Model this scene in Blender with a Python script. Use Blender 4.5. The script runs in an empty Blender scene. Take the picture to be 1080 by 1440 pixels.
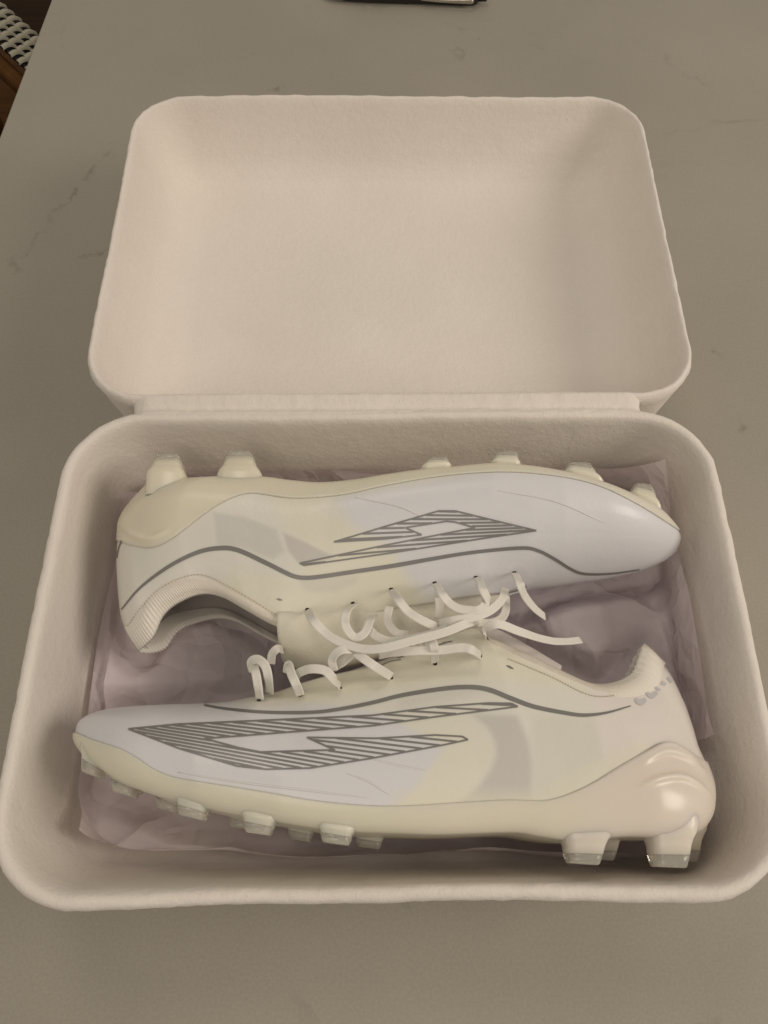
import bpy, bmesh, math, random
import numpy as np
from mathutils import Vector, Matrix, noise
from mathutils.bvhtree import BVHTree
random.seed(7); np.random.seed(7)
scene = bpy.context.scene
COL = scene.collection

# ------------------------------------------------------------------ camera
FPX = 1080.0            # focal length in photo pixels (photo 1080 x 1440)
ZR = 0.082              # rim height of the box tray
HC = ZR + 0.343          # camera height above the counter
PITCH = math.radians(25.0)
cam_d = bpy.data.cameras.new('camera'); cam = bpy.data.objects.new('camera', cam_d)
COL.objects.link(cam); scene.camera = cam
cam.location = (0, 0, HC); cam.rotation_euler = (PITCH, 0, 0)
cam_d.sensor_fit = 'VERTICAL'; cam_d.sensor_height = 36.0; cam_d.lens = 36.0 * FPX / 1440.0
cam_d.clip_start = 0.01; cam_d.clip_end = 50

# ------------------------------------------------------------------ light
world = bpy.data.worlds.new('World'); scene.world = world; world.use_nodes = True
bg = world.node_tree.nodes['Background']
bg.inputs['Color'].default_value = (1.0, 0.90, 0.77, 1); bg.inputs['Strength'].default_value = 0.29
def area(name, loc, target, size, power, color):
    d = bpy.data.lights.new(name, 'AREA'); d.shape = 'DISK'; d.size = size; d.energy = power; d.color = color
    o = bpy.data.objects.new(name, d); COL.objects.link(o); o.location = loc
    o.rotation_euler = (Vector(target) - Vector(loc)).to_track_quat('-Z', 'Y').to_euler()
    return o
area('ceiling_lamp', (1.35, 0.0, 1.02), (0, 0.25, 0), 0.75, 9.0, (1.0, 0.88, 0.77))
area('ceiling_lamp_second', (-0.30, -0.95, 1.80), (0, 0.30, 0), 0.9, 5.0, (1.0, 0.88, 0.76))
area('ceiling_lamp_third', (-0.4, 1.1, 2.0), (0, 0.25, 0), 0.6, 4.0, (1.0, 0.88, 0.75))
scene.view_settings.view_transform = 'Standard'; scene.view_settings.look = 'None'
scene.view_settings.exposure = 0.12; scene.view_settings.gamma = 1.0
scene.view_settings.use_curve_mapping = False
scene.render.engine = 'CYCLES'
scene.cycles.max_bounces = 7; scene.cycles.transmission_bounces = 6; scene.cycles.diffuse_bounces = 4

# ------------------------------------------------------------------ measuring helpers
CP, SP = math.cos(PITCH), math.sin(PITCH)
def ray(px, py):
    dx = (px - 540.0) / FPX; dy = -(py - 720.0) / FPX; dz = -1.0
    return Vector((dx, dy * CP - dz * SP, dy * SP + dz * CP))
def at(px, py, z):
    d = ray(px, py); t = (z - HC) / d.z
    return Vector((d.x * t, d.y * t, z))
def to_px(P):
    P = np.asarray(P, float).reshape(-1, 3)
    x = P[:, 0]; y = P[:, 1]; z = P[:, 2] - HC
    yc = y * CP + z * SP; zc = -y * SP + z * CP
    return np.stack([540 + FPX * x / -zc, 720 - FPX * yc / -zc], 1)

# ------------------------------------------------------------------ object helpers
def mesh_obj(name, verts, faces, mat, parent=None, smooth=True):
    me = bpy.data.meshes.new(name)
    me.from_pydata([tuple(v) for v in verts], [], faces); me.update()
    if smooth:
        me.polygons.foreach_set('use_smooth', [True] * len(me.polygons))
    for m in (mat if isinstance(mat, (list, tuple)) else [mat]):
        me.materials.append(m)
    o = bpy.data.objects.new(name, me); COL.objects.link(o)
    if parent: o.parent = parent
    return o
def bm_obj(name, bm, mat, parent=None, smooth=True):
    me = bpy.data.meshes.new(name); bm.to_mesh(me); bm.free()
    if smooth:
        me.polygons.foreach_set('use_smooth', [True] * len(me.polygons))
    me.materials.append(mat)
    o = bpy.data.objects.new(name, me); COL.objects.link(o)
    if parent: o.parent = parent
    return o
def thing(name, label, cat, group=None, loc=(0, 0, 0)):
    o = bpy.data.objects.new(name, None); COL.objects.link(o)
    o.empty_display_size = 0.02; o.location = loc
    o['label'] = label; o['category'] = cat
    if group: o['group'] = group
    return o
def adopt(root):
    """children were built in world space: keep them in place under a moved root"""
    inv = Matrix.Translation(root.location).inverted()
    for ch in root.children: ch.matrix_parent_inverse = inv
def grid_faces(n, m, wrap_m=False):
    f = []
    for i in range(n - 1):
        for j in range(m if wrap_m else m - 1):
            j2 = (j + 1) % m
            f.append((i * m + j, i * m + j2, (i + 1) * m + j2, (i + 1) * m + j))
    return f
def fix_normals(o, merge=None):
    bm = bmesh.new(); bm.from_mesh(o.data)
    if merge: bmesh.ops.remove_doubles(bm, verts=bm.verts, dist=merge)
    bmesh.ops.recalc_face_normals(bm, faces=bm.faces)
    bm.to_mesh(o.data); bm.free()
def catmull(pts, n):
    """dense resample of a polyline through its points (any dimension)"""
    P = np.asarray(pts, float)
    if len(P) == 2:
        t = np.linspace(0, 1, n)[:, None]; return P[0] * (1 - t) + P[1] * t
    Q = np.vstack([2 * P[0] - P[1], P, 2 * P[-1] - P[-2]])
    seg = np.linalg.norm(np.diff(P, axis=0), axis=1); cum = np.concatenate([[0], np.cumsum(seg)])
    u = np.linspace(0, cum[-1], n)
    k = np.clip(np.searchsorted(cum, u, side='right') - 1, 0, len(P) - 2)
    f = ((u - cum[k]) / np.maximum(seg[k], 1e-9))[:, None]
    p0, p1, p2, p3 = Q[k], Q[k + 1], Q[k + 2], Q[k + 3]
    return 0.5 * (2 * p1 + (p2 - p0) * f + (2 * p0 - 5 * p1 + 4 * p2 - p3) * f ** 2 + (3 * p1 - p0 - 3 * p2 + p3) * f ** 3)

# ------------------------------------------------------------------ materials
def mat(name, color, rough=0.5, **kw):
    m = bpy.data.materials.new(name); m.use_nodes = True
    b = m.node_tree.nodes['Principled BSDF']
    b.inputs['Base Color'].default_value = (*color, 1); b.inputs['Roughness'].default_value = rough
    for k, v in kw.items(): b.inputs[k.replace('_', ' ')].default_value = v
    return m
def nodes(m): return m.node_tree.nodes, m.node_tree.links, m.node_tree.nodes['Principled BSDF']
def tex_noise(N, L, scale, detail=4, rough=0.5, vec=None):
    n = N.new('ShaderNodeTexNoise'); n.inputs['Scale'].default_value = scale
    n.inputs['Detail'].default_value = detail; n.inputs['Roughness'].default_value = rough
    if vec is None:
        tc = N.new('ShaderNodeTexCoord'); vec = tc.outputs['Object']
    L.new(vec, n.inputs['Vector'])
    return n
def ramp(N, L, src, stops):
    r = N.new('ShaderNodeValToRGB'); L.new(src, r.inputs['Fac'])
    e = r.color_ramp.elements
    while len(e) < len(stops): e.new(0.5)
    for el, (p, c) in zip(e, stops):
        el.position = p; el.color = (*c, 1) if len(c) == 3 else c
    return r
def bump(N, L, b, src, strength, dist, prev=None):
    n = N.new('ShaderNodeBump'); n.inputs['Strength'].default_value = strength
    n.inputs['Distance'].default_value = dist; L.new(src, n.inputs['Height'])
    if prev: L.new(prev.outputs['Normal'], n.inputs['Normal'])
    L.new(n.outputs['Normal'], b.inputs['Normal'])
    return n

def make_counter_mat():
    m = mat('quartz', (0.45, 0.44, 0.41), 0.42); N, L, b = nodes(m)
    b.inputs['Specular IOR Level'].default_value = 0.35
    n1 = tex_noise(N, L, 5.0, 5, 0.55)
    r1 = ramp(N, L, n1.outputs['Fac'], [(0.3, (0.34, 0.318, 0.265)), (0.7, (0.39, 0.365, 0.308))])
    # sparse soft veins: thin band of a warped noise, broken up by a second noise
    tcv = N.new('ShaderNodeTexCoord'); mpv = N.new('ShaderNodeMapping'); mpv.inputs['Location'].default_value = (0.9, 1.6, 0.8); L.new(tcv.outputs['Object'], mpv.inputs['Vector'])
    nv = tex_noise(N, L, 3.1, 6, 0.62, mpv.outputs['Vector']); nv.inputs['Distortion'].default_value = 0.6
    rv = ramp(N, L, nv.outputs['Fac'], [(0.486, (0, 0, 0)), (0.497, (1, 1, 1)), (0.508, (0, 0, 0))])
    nb = tex_noise(N, L, 9.0, 3, 0.5)
    rb = ramp(N, L, nb.outputs['Fac'], [(0.54, (0, 0, 0)), (0.68, (1, 1, 1))])
    mul = N.new('ShaderNodeMath'); mul.operation = 'MULTIPLY'
    L.new(rv.outputs['Color'], mul.inputs[0]); L.new(rb.outputs['Color'], mul.inputs[1])
    m2 = N.new('ShaderNodeMath'); m2.operation = 'MULTIPLY'; m2.inputs[1].default_value = 0.5
    L.new(mul.outputs[0], m2.inputs[0])
    mx = N.new('ShaderNodeMixRGB'); L.new(m2.outputs[0], mx.inputs['Fac'])
    L.new(r1.outputs['Color'], mx.inputs['Color1']); mx.inputs['Color2'].default_value = (0.20, 0.19, 0.15, 1)
    # the few short veins and flecks of this slab
    nw = tex_noise(N, L, 42.0, 4, 0.65); nk = tex_noise(N, L, 75.0, 3, 0.6)
    def M2(op, a, b_=None, clamp=False):
        n = N.new('ShaderNodeMath'); n.operation = op; n.use_clamp = clamp
        for i, q in enumerate((a, b_)):
            if q is None: continue
            if isinstance(q, (int, float)): n.inputs[i].default_value = q
            else: L.new(q, n.inputs[i])
        return n.outputs[0]
    wob = M2('MULTIPLY', M2('SUBTRACT', nw.outputs['Fac'], 0.5), 0.030)
    brk = M2('MULTIPLY', M2('SUBTRACT', nk.outputs['Fac'], 0.40), 5.0, True)
    cur = mx.outputs['Color']
    for (pa, pb, wid, amt) in (((70, 312), (160, 205), 0.0030, 0.50), ((14, 362), (22, 385), 0.0050, 0.55), ((112, 366), (150, 345), 0.0034, 0.60), ((368, 122), (400, 130), 0.0040, 0.50),
                               ((1003, 490), (1016, 500), 0.0035, 0.40), ((1036, 604), (1054, 588), 0.0040, 0.45), ((20, 372), (70, 320), 0.0022, 0.30), ((900, 60), (1010, 130), 0.0026, 0.22)):
        A = at(*pa, 0); B = at(*pb, 0); mid = (A + B) / 2
        mp = N.new('ShaderNodeMapping'); mp.vector_type = 'TEXTURE'; mp.inputs['Location'].default_value = mid
        mp.inputs['Rotation'].default_value = (0, 0, math.atan2(B.y - A.y, B.x - A.x)); L.new(tcv.outputs['Object'], mp.inputs['Vector'])
        sx = N.new('ShaderNodeSeparateXYZ'); L.new(mp.outputs['Vector'], sx.inputs['Vector'])
        fy = M2('SUBTRACT', 1.0, M2('DIVIDE', M2('ABSOLUTE', M2('ADD', sx.outputs['Y'], wob)), wid), True)
        fx = M2('MULTIPLY', M2('SUBTRACT', 1.0, M2('DIVIDE', M2('ABSOLUTE', sx.outputs['X']), (B - A).length * 0.62), True), 2.0, True)
        fac = M2('MULTIPLY', M2('MULTIPLY', M2('MULTIPLY', fy, fx), brk), amt)
        mv = N.new('ShaderNodeMixRGB'); L.new(fac, mv.inputs['Fac']); L.new(cur, mv.inputs['Color1']); mv.inputs['Color2'].default_value = (0.16, 0.145, 0.105, 1); cur = mv.outputs['Color']
    ng = tex_noise(N, L, 700.0, 2, 0.6); rg = ramp(N, L, ng.outputs['Fac'], [(0.3, (0.93, 0.93, 0.93)), (0.7, (1.05, 1.05, 1.05))])
    mg = N.new('ShaderNodeMixRGB'); mg.blend_type = 'MULTIPLY'; mg.inputs['Fac'].default_value = 1.0
    L.new(cur, mg.inputs['Color1']); L.new(rg.outputs['Color'], mg.inputs['Color2'])
    L.new(mg.outputs['Color'], b.inputs['Base Color'])
    return m
def make_pulp_mat():
    m = mat('moulded_pulp', (0.72, 0.66, 0.57), 0.85); N, L, b = nodes(m)
    b.inputs['Specular IOR Level'].default_value = 0.25
    n1 = tex_noise(N, L, 16.0, 4, 0.6)
    r1 = ramp(N, L, n1.outputs['Fac'], [(0.3, (0.81, 0.755, 0.695)), (0.7, (0.85, 0.80, 0.74))])
    L.new(r1.outputs['Color'], b.inputs['Base Color'])
    n2 = tex_noise(N, L, 900.0, 3, 0.6); p = bump(N, L, b, n2.outputs['Fac'], 0.45, 0.0008)
    n3 = tex_noise(N, L, 120.0, 4, 0.55); p = bump(N, L, b, n3.outputs['Fac'], 0.25, 0.0016, p)
    # soft bead-like dimples
    v = N.new('ShaderNodeTexVoronoi'); v.inputs['Scale'].default_value = 260.0
    tc = N.new('ShaderNodeTexCoord'); L.new(tc.outputs['Object'], v.inputs['Vector'])
    bump(N, L, b, v.outputs['Distance'], 0.22, 0.0008, p)
    return m
def make_tissue_mat():
    m = mat('tissue', (0.88, 0.80, 0.83), 0.75); N, L, b = nodes(m)
    b.inputs['Specular IOR Level'].default_value = 0.2
    tc = N.new('ShaderNodeTexCoord'); nd = tex_noise(N, L, 22.0, 3, 0.5)
    mixv = N.new('ShaderNodeMixRGB'); mixv.blend_type = 'ADD'; mixv.inputs['Fac'].default_value = 0.030
    L.new(tc.outputs['Object'], mixv.inputs['Color1']); L.new(nd.outputs['Color'], mixv.inputs['Color2'])
    prev = None
    for sc_, st_, di_ in ((26.0, 0.85, 0.0060), (60.0, 0.6, 0.0026), (150.0, 0.30, 0.0010)):
        vo = N.new('ShaderNodeTexVoronoi'); vo.feature = 'F1'; vo.distance = 'MANHATTAN' if sc_ < 30 else 'EUCLIDEAN'
        vo.inputs['Scale'].default_value = sc_; L.new(mixv.outputs['Color'], vo.inputs['Vector'])
        prev = bump(N, L, b, vo.outputs['Distance'], st_, di_, prev)
    tr = N.new('ShaderNodeBsdfTranslucent'); tr.inputs['Color'].default_value = (0.90, 0.82, 0.84, 1)
    mx = N.new('ShaderNodeMixShader'); mx.inputs['Fac'].default_value = 0.30
    out = N['Material Output']
    L.new(b.outputs['BSDF'], mx.inputs[1]); L.new(tr.outputs['BSDF'], mx.inputs[2]); L.new(mx.outputs['Shader'], out.inputs['Surface'])
    return m
def make_upper_mat():
    m = mat('shoe_upper', (0.7, 0.7, 0.7), 0.34); N, L, b = nodes(m)
    a = N.new('ShaderNodeVertexColor'); a.layer_name = 'zone'
    L.new(a.outputs['Color'], b.inputs['Base Color'])
    b.inputs['Specular IOR Level'].default_value = 0.5
    n1 = tex_noise(N, L, 55.0, 3, 0.5); p = bump(N, L, b, n1.outputs['Fac'], 0.20, 0.0014)
    n2 = tex_noise(N, L, 520.0, 3, 0.6); bump(N, L, b, n2.outputs['Fac'], 0.20, 0.0006, p)
    return m
def make_fabric(name, color, rough=0.8, scale=1800, strength=0.3):
    m = mat(name, color, rough); N, L, b = nodes(m)
    n2 = tex_noise(N, L, scale, 2, 0.5); bump(N, L, b, n2.outputs['Fac'], strength, 0.0004)
    return m
def make_sole_mat():
    m = mat('translucent_sole', (0.66, 0.60, 0.42), 0.27); N, L, b = nodes(m)
    b.inputs['Subsurface Weight'].default_value = 0.55
    b.inputs['Subsurface Radius'].default_value = (0.010, 0.0085, 0.005)
    b.inputs['Subsurface Scale'].default_value = 0.8
    b.inputs['Coat Weight'].default_value = 0.0; b.inputs['Coat Roughness'].default_value = 0.1
    a = N.new('ShaderNodeVertexColor'); a.layer_name = 'zone'
    L.new(a.outputs['Color'], b.inputs['Base Color'])
    n1 = tex_noise(N, L, 60.0, 2, 0.5); bump(N, L, b, n1.outputs['Fac'], 0.06, 0.001)
    return m
def make_wood(name, c1, c2, scale=8):
    m = mat(name, c1, 0.65); N, L, b = nodes(m); b.inputs['Specular IOR Level'].default_value = 0.15
    tc = N.new('ShaderNodeTexCoord'); mp = N.new('ShaderNodeMapping'); mp.inputs['Scale'].default_value = (1, 12, 1)
    L.new(tc.outputs['Object'], mp.inputs['Vector'])
    n1 = tex_noise(N, L, scale, 6, 0.6, mp.outputs['Vector'])
    r1 = ramp(N, L, n1.outputs['Fac'], [(0.3, c1), (0.7, c2)]); L.new(r1.outputs['Color'], b.inputs['Base Color'])
    return m
M_counter = make_counter_mat(); M_pulp = make_pulp_mat(); M_tissue = make_tissue_mat()
M_upper = make_upper_mat(); M_sole = make_sole_mat()
M_lining = make_fabric('lining_mesh', (0.66, 0.61, 0.57), 0.9, 1500, 0.5)
M_knit = make_fabric('collar_knit', (0.85, 0.81, 0.73), 0.85, 1400, 0.4)
M_tongue = make_fabric('tongue_knit', (0.80, 0.77, 0.65), 0.75, 700, 0.5)
M_lace = make_fabric('lace_weave', (0.84, 0.82, 0.75), 0.8, 2200, 0.5)
M_print = mat('silver_print', (0.245, 0.24, 0.23), 0.40, Metallic=0.2)
M_faint = mat('faint_print', (0.60, 0.59, 0.60), 0.5)
M_seam = mat('seam_ridge', (0.76, 0.75, 0.75), 0.45)
M_dark = mat('eyelet_dark', (0.03, 0.028, 0.025), 0.7)
M_thread = mat('stitch_thread', (0.62, 0.56, 0.45), 0.8)
M_clear = mat('clear_stud_tip', (0.95, 0.93, 0.84), 0.10, Transmission_Weight=0.70, IOR=1.45)
M_black = mat('pen_black', (0.012, 0.011, 0.010), 0.28)
M_chrome = mat('pen_metal', (0.62, 0.58, 0.52), 0.22, Metallic=1.0)
M_floor = make_wood('floor_wood', (0.022, 0.010, 0.003), (0.045, 0.021, 0.007), 6)
M_chairwood = make_wood('chair_wood', (0.075, 0.030, 0.006), (0.13, 0.055, 0.012), 10)
M_strap = make_fabric('strap_white', (0.50, 0.47, 0.37), 0.6, 800, 0.15)
M_strapdark = mat('strap_black', (0.015, 0.013, 0.011), 0.6)
M_cabinet = mat('cabinet_paint', (0.16, 0.14, 0.12), 0.5)

# ------------------------------------------------------------------ setting: floor and counter
fl = mesh_obj('floor', [(-3, -2, -0.92), (3, -2, -0.92), (3, 4, -0.92), (-3, 4, -0.92)], [(0, 1, 2, 3)], M_floor, smooth=False)
fl['kind'] = 'structure'
e0 = at(70, 0, 0); e1 = at(0, 185, 0)
dv = (e1 - e0).normalized()
pA = e0 - dv * 0.55; pB = e1 + dv * 1.05
counter = thing('kitchen_counter', 'pale beige quartz counter top with faint grey veins, under the open box', 'counter')
bm = bmesh.new()
poly = [pA, pB, Vector((1.3, pB.y, 0)), Vector((1.3, pA.y, 0))]
vs = [bm.verts.new((p.x, p.y, 0)) for p in poly]
f = bm.faces.new(vs); f.normal_update()
if f.normal.z < 0: f.normal_flip()
ex = bmesh.ops.extrude_face_region(bm, geom=[f])
for v in [g for g in ex['geom'] if isinstance(g, bmesh.types.BMVert)]: v.co.z = -0.03
bmesh.ops.recalc_face_normals(bm, faces=bm.faces)
bmesh.ops.bevel(bm, geom=list(bm.edges), offset=0.0025, segments=3, affect='EDGES')
bm_obj('counter_top', bm, M_counter, counter, smooth=False)
def box_bm(bm, lo, hi):
    r = bmesh.ops.create_cube(bm, size=1)
    for v in r['verts']:
        v.co = Vector([(lo[k] + hi[k]) / 2 + v.co[k] * (hi[k] - lo[k]) for k in range(3)])
    return r['verts']
bm = bmesh.new(); box_bm(bm, (0.0, pB.y + 0.1, -0.92), (1.25, pA.y - 0.1, -0.031))
bm_obj('cabinet', bm, M_cabinet, counter, smooth=False)

# ------------------------------------------------------------------ pulp box
def rrect(hx, hy, r, inset, narc=14, nx=64, ny=44):
    """closed loop, counter-clockwise, same count for every inset"""
    hx -= inset; hy -= inset; r = max(r - inset, 0.012)
    pts = []
    for (cx, cy, a0, n, ax) in ((hx - r, hy - r, 0, nx, 'x'), (-hx + r, hy - r, 90, ny, 'y'), (-hx + r, -hy + r, 180, nx, 'x'), (hx - r, -hy + r, 270, ny, 'y')):
        for k in range(narc):
            a = math.radians(a0 + 90 * k / narc); pts.append((cx + r * math.cos(a), cy + r * math.sin(a)))
        a = math.radians(a0 + 90); s = (cx + r * math.cos(a), cy + r * math.sin(a))
        if ax == 'x': e = (-s[0], s[1])
        else: e = (s[0], -s[1])
        for k in range(n):
            t = k / n; pts.append((s[0] * (1 - t) + e[0] * t, s[1] * (1 - t) + e[1] * t))
    return pts
def shell(profile, hx, hy, r, seed, rough_rim=0.0007, wobble=None):
    """profile: list of (inset, z, rim_weight); the last ring is filled to the middle"""
    verts = []; m = None
    for (ins, z, rw) in profile:
        for (x, y) in rrect(hx, hy, r, ins):
            p = Vector((x, y, z))
            n = noise.noise_vector(Vector((x * 9 + seed, y * 9, z * 9))) * 0.0012
            q = noise.noise_vector(Vector((x * 95, y * 95 + seed, z * 95))) * rough_rim * rw
            q2 = noise.noise_vector(Vector((x * 300, y * 300 + seed, z * 300))) * rough_rim * 1.1 * rw
            p += n + q + q2
            if wobble: p += wobble(x, y, z) * rw
            verts.append(p)
        m = len(verts) if m is None else m
    faces = grid_faces(len(profile), m, True)
    # inner floor: shrink the last loop to the middle in rings
    base = len(verts) - m
    last = verts[base:]
    c = sum(last, Vector()) / m
    for k in range(1, 5):
        f = 1 - k / 5.0
        for v in last:
            p = c + (v - c) * f; p.z = c.z + noise.noise(Vector((p.x * 14, p.y * 14, seed))) * 0.0008
            verts.append(p)
        o = len(verts) - m
        for j in range(m):
            j2 = (j + 1) % m; faces.append((o - m + j, o - m + j2, o + j2, o + j))
    verts.append(c); ci = len(verts) - 1; o = ci - m
    for j in range(m): faces.append((o + j, o + (j + 1) % m, ci))
    faces.append(tuple(reversed(range(m))))            # underside
    return verts, faces
def densify(prof, step=0.004):
    out = []
    for a, b in zip(prof[:-1], prof[1:]):
        n = max(1, int(math.hypot(b[0] - a[0], b[1] - a[1]) / step))
        for k in range(n):
            t = k / n; out.append(tuple(a[i] * (1 - t) + b[i] * t for i in range(3)))
    out.append(prof[-1]); return out

TW, TD = 0.334, 0.2312
tray_c = Vector((0.0030, 0.1042, 0)); YAW = math.radians(0.3)
box = thing('shoe_box', 'open cream moulded pulp shoe box lying on the counter, lid folded back', 'box', loc=(tray_c.x, tray_c.y, 0))
prof = densify([(0.016, 0.0005, 0), (0.0115, 0.002, 0), (0.009, 0.006, 0.1), (0.001, ZR - 0.010, 0.5), (0.0, ZR - 0.004, 1), (0.001, ZR - 0.0012, 1), (0.0025, ZR, 1), (0.0045, ZR, 1), (0.0058, ZR - 0.0010, 1),
                (0.0067, ZR - 0.004, 0.7), (0.0075, ZR - 0.012, 0.3), (0.0108, 0.034, 0.1), (0.0130, 0.020, 0), (0.0165, 0.0125, 0), (0.023, 0.0085, 0), (0.034, 0.007, 0)])
def front_wave(x, y, z):
    if y < -0.05:
        s = 1 / (1 + math.exp((x + 0.085) / 0.010))
        return Vector((0, -0.0030 * s + 0.0008 * math.sin(x * 40), 0.001 * math.sin(x * 22)))
    return Vector((0, 0, 0))
v, f = shell(prof, TW / 2, TD / 2, 0.040, 3.1, 0.00035, front_wave)
Mt = Matrix.Translation(tray_c) @ Matrix.Rotation(YAW, 4, 'Z')
tray = mesh_obj('tray', [Mt @ p for p in v], f, M_pulp, box); fix_normals(tray)

LW, LD, LDEP = 0.333, 0.2400, 0.0800
LTILT = -math.radians(0.15)
lp = densify([(0.016, -LDEP, 0), (0.0115, -LDEP + 0.002, 0), (0.008, -LDEP + 0.006, 0.1), (0.001, -0.010, 0.5), (0.0, -0.004, 1), (0.001, -0.0012, 1), (0.002, 0, 1), (0.0030, 0, 1), (0.0040, -0.0010, 1),
              (0.0050, -0.005, 0.6), (0.0068, -0.014, 0.2), (0.0110, -0.028, 0), (0.0160, -0.039, 0), (0.024, -0.047, 0), (0.038, -0.0525, 0), (0.060, -0.0545, 0)])
v, f = shell(lp, LW / 2, LD / 2, 0.034, 8.7, 0.00040)
hinge_y = tray_c.y + TD / 2 + 0.0070
Ml = (Matrix.Translation((tray_c.x + 0.0005, hinge_y, ZR - 0.001)) @ Matrix.Rotation(YAW * 0.6, 4, 'Z') @ Matrix.Rotation(math.radians(0.25), 4, 'Y')
      @ Matrix.Rotation(LTILT, 4, 'X') @ Matrix.Translation((0, LD / 2, 0)))
lid = mesh_obj('lid', [Ml @ p for p in v], f, M_pulp, box); fix_normals(lid)
# hinge web between the two rims
hv = []; nxh = 150; sec = [(-0.0042, -0.0022), (-0.0025, -0.0004), (-0.0005, -0.0012), (0.0012, -0.0026), (0.0024, -0.0034), (0.004, -0.0026), (0.0062, -0.0012), (0.0085, -0.0004), (0.0100, -0.0006), (0.0108, -0.0024)]
for i in range(nxh):
    x = -0.136 + 0.270 * i / (nxh - 1)
    for (dy, dz) in sec:
        n = noise.noise_vector(Vector((x * 110, dy * 150, 4.4))) * 0.0005 + noise.noise_vector(Vector((x * 420, dy * 420, 1.4))) * 0.0004
        hv.append(Mt @ Vector((x, TD / 2 + dy, ZR + 0.0001 + dz - 0.004 * max(0, (abs(x) - 0.126) / 0.010) ** 2)) + n)
top = len(hv)
for p in list(hv): hv.append(p - Vector((0, 0, 0.0022)))
hf = grid_faces(nxh, len(sec)) + [tuple(reversed([q + top for q in fc])) for fc in grid_faces(nxh, len(sec))]
for i in range(nxh - 1):
    for j in (0, len(sec) - 1):
        a = i * len(sec) + j; b = (i + 1) * len(sec) + j; hf.append((a, b, b + top, a + top))
for i in (0, nxh - 1):
    for j in range(len(sec) - 1):
        a = i * len(sec) + j; hf.append((a, a + 1, a + 1 + top, a + top))
hinge = mesh_obj('hinge', hv, hf, M_pulp, box); fix_normals(hinge)
adopt(box)

# ------------------------------------------------------------------ tissue paper
def facet_field(seed, amps):
    """crumpled paper: piecewise-linear folds in random directions add up to flat facets with straight, sharp creases"""
    rs = np.random.RandomState(seed); folds = []
    for k in range(9):
        big = k < 5
        step = (0.022, 0.070) if big else (0.008, 0.026)
        kn = np.cumsum(rs.uniform(*step, 120)); kn -= kn[60] + rs.uniform(0, 0.05)
        hh = rs.uniform(-0.25, 1, 120) * (amps[0] * 0.75 if big else amps[1] * 0.6); hh[rs.rand(120) < 0.3] *= 0.2
        a = rs.uniform(0, math.pi); folds.append((math.cos(a), math.sin(a), kn, hh, rs.uniform(0, 50)))
    def fn(x, y):
        z = 0.0
        for cx, cy, kn, hh, ph in folds:
            m = min(max(0.5 + 1.6 * noise.noise(Vector((x * 13 + ph, y * 13, seed))), 0), 1)
            if m > 0: z += m * float(np.interp(x * cx + y * cy, kn, hh))
        return z
    return fn
def tissue_sheet(name, label, half, center, rot, z0, fhx, fhy, seed, amps, climb, nx=230, ny=160, edge_ragged=0.004, zmin=0.0088):
    F1 = facet_field(seed, amps)
    rx, ry = math.cos(rot), math.sin(rot)
    V = []
    rc = 0.028
    for i in range(nx):
        for j in range(ny):
            a = (i / (nx - 1) * 2 - 1) * half[0]; b = (j / (ny - 1) * 2 - 1) * half[1]
            er = noise.noise(Vector((a * 30, b * 30, seed))) * edge_ragged
            a *= 1 + er; b *= 1 + er
            x = center[0] + a * rx - b * ry; y = center[1] + a * ry + b * rx
            # fold up where the sheet leaves the flat floor of the tray (rounded rectangle fhx x fhy)
            qx = abs(x) - (fhx - rc); qy = abs(y) - (fhy - rc)
            mx, my = max(qx, 0), max(qy, 0); dist = math.hypot(mx, my) - rc
            c = F1(x, y) * clear_amp(Mt @ Vector((x, y, 0)))
            z = z0 + c
            if dist > 0:
                gx = mx / (math.hypot(mx, my) + 1e-9) * (1 if x > 0 else -1); gy = my / (math.hypot(mx, my) + 1e-9) * (1 if y > 0 else -1)
                lim = 0.012 * (1 - math.exp(-dist / 0.012))
                x -= gx * (dist - lim); y -= gy * (dist - lim)
                k = max(0.0, 1 - dist / 0.03)
                z = z0 + c * k + climb * max(0, dist - 0.35 * lim)
                x -= gx * max(c, 0) * 0.45 * (1 - k); y -= gy * max(c, 0) * 0.45 * (1 - k)
            V.append(Mt @ Vector((x, y, max(z, zmin))))
    o = mesh_obj(name, V, grid_faces(nx, ny), M_tissue)
    o['label'] = label; o['category'] = 'tissue paper'; o['group'] = 'tissue paper lining the box'
    return o
def plan_poly(pts): return [at(p[0], p[1], 0.03) for p in pts]
BOOT_PLANS = [plan_poly([(105, 1040), (130, 1000), (290, 985), (520, 930), (670, 875), (850, 955), (911, 900), (980, 1010), (1005, 1100), (975, 1215), (800, 1215), (700, 1180), (490, 1190), (250, 1150), (120, 1090)]),
              plan_poly([(160, 760), (210, 645), (360, 640), (700, 640), (840, 660), (960, 750), (940, 800), (780, 830), (680, 870), (420, 945), (380, 885), (300, 840), (240, 850), (190, 915), (160, 850)])]
def clear_amp(p):
    """the paper lies pressed flat under the boots and crumples freely beside them"""
    d = 1e9
    for P in BOOT_PLANS:
        ins = False; n = len(P)
        for i in range(n):
            a, b = P[i], P[(i + 1) % n]
            if (a.y > p.y) != (b.y > p.y) and p.x < a.x + (p.y - a.y) * (b.x - a.x) / (b.y - a.y): ins = not ins
            ex, ey = b.x - a.x, b.y - a.y; k = min(max(((p.x - a.x) * ex + (p.y - a.y) * ey) / (ex * ex + ey * ey), 0), 1)
            d = min(d, math.hypot(p.x - a.x - k * ex, p.y - a.y - k * ey))
        if ins: return 0.18
    k = min(d / 0.014, 1); return 0.18 + 0.82 * k * k * (3 - 2 * k)
FHX, FHY = TW / 2 - 0.027, TD / 2 - 0.027
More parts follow.
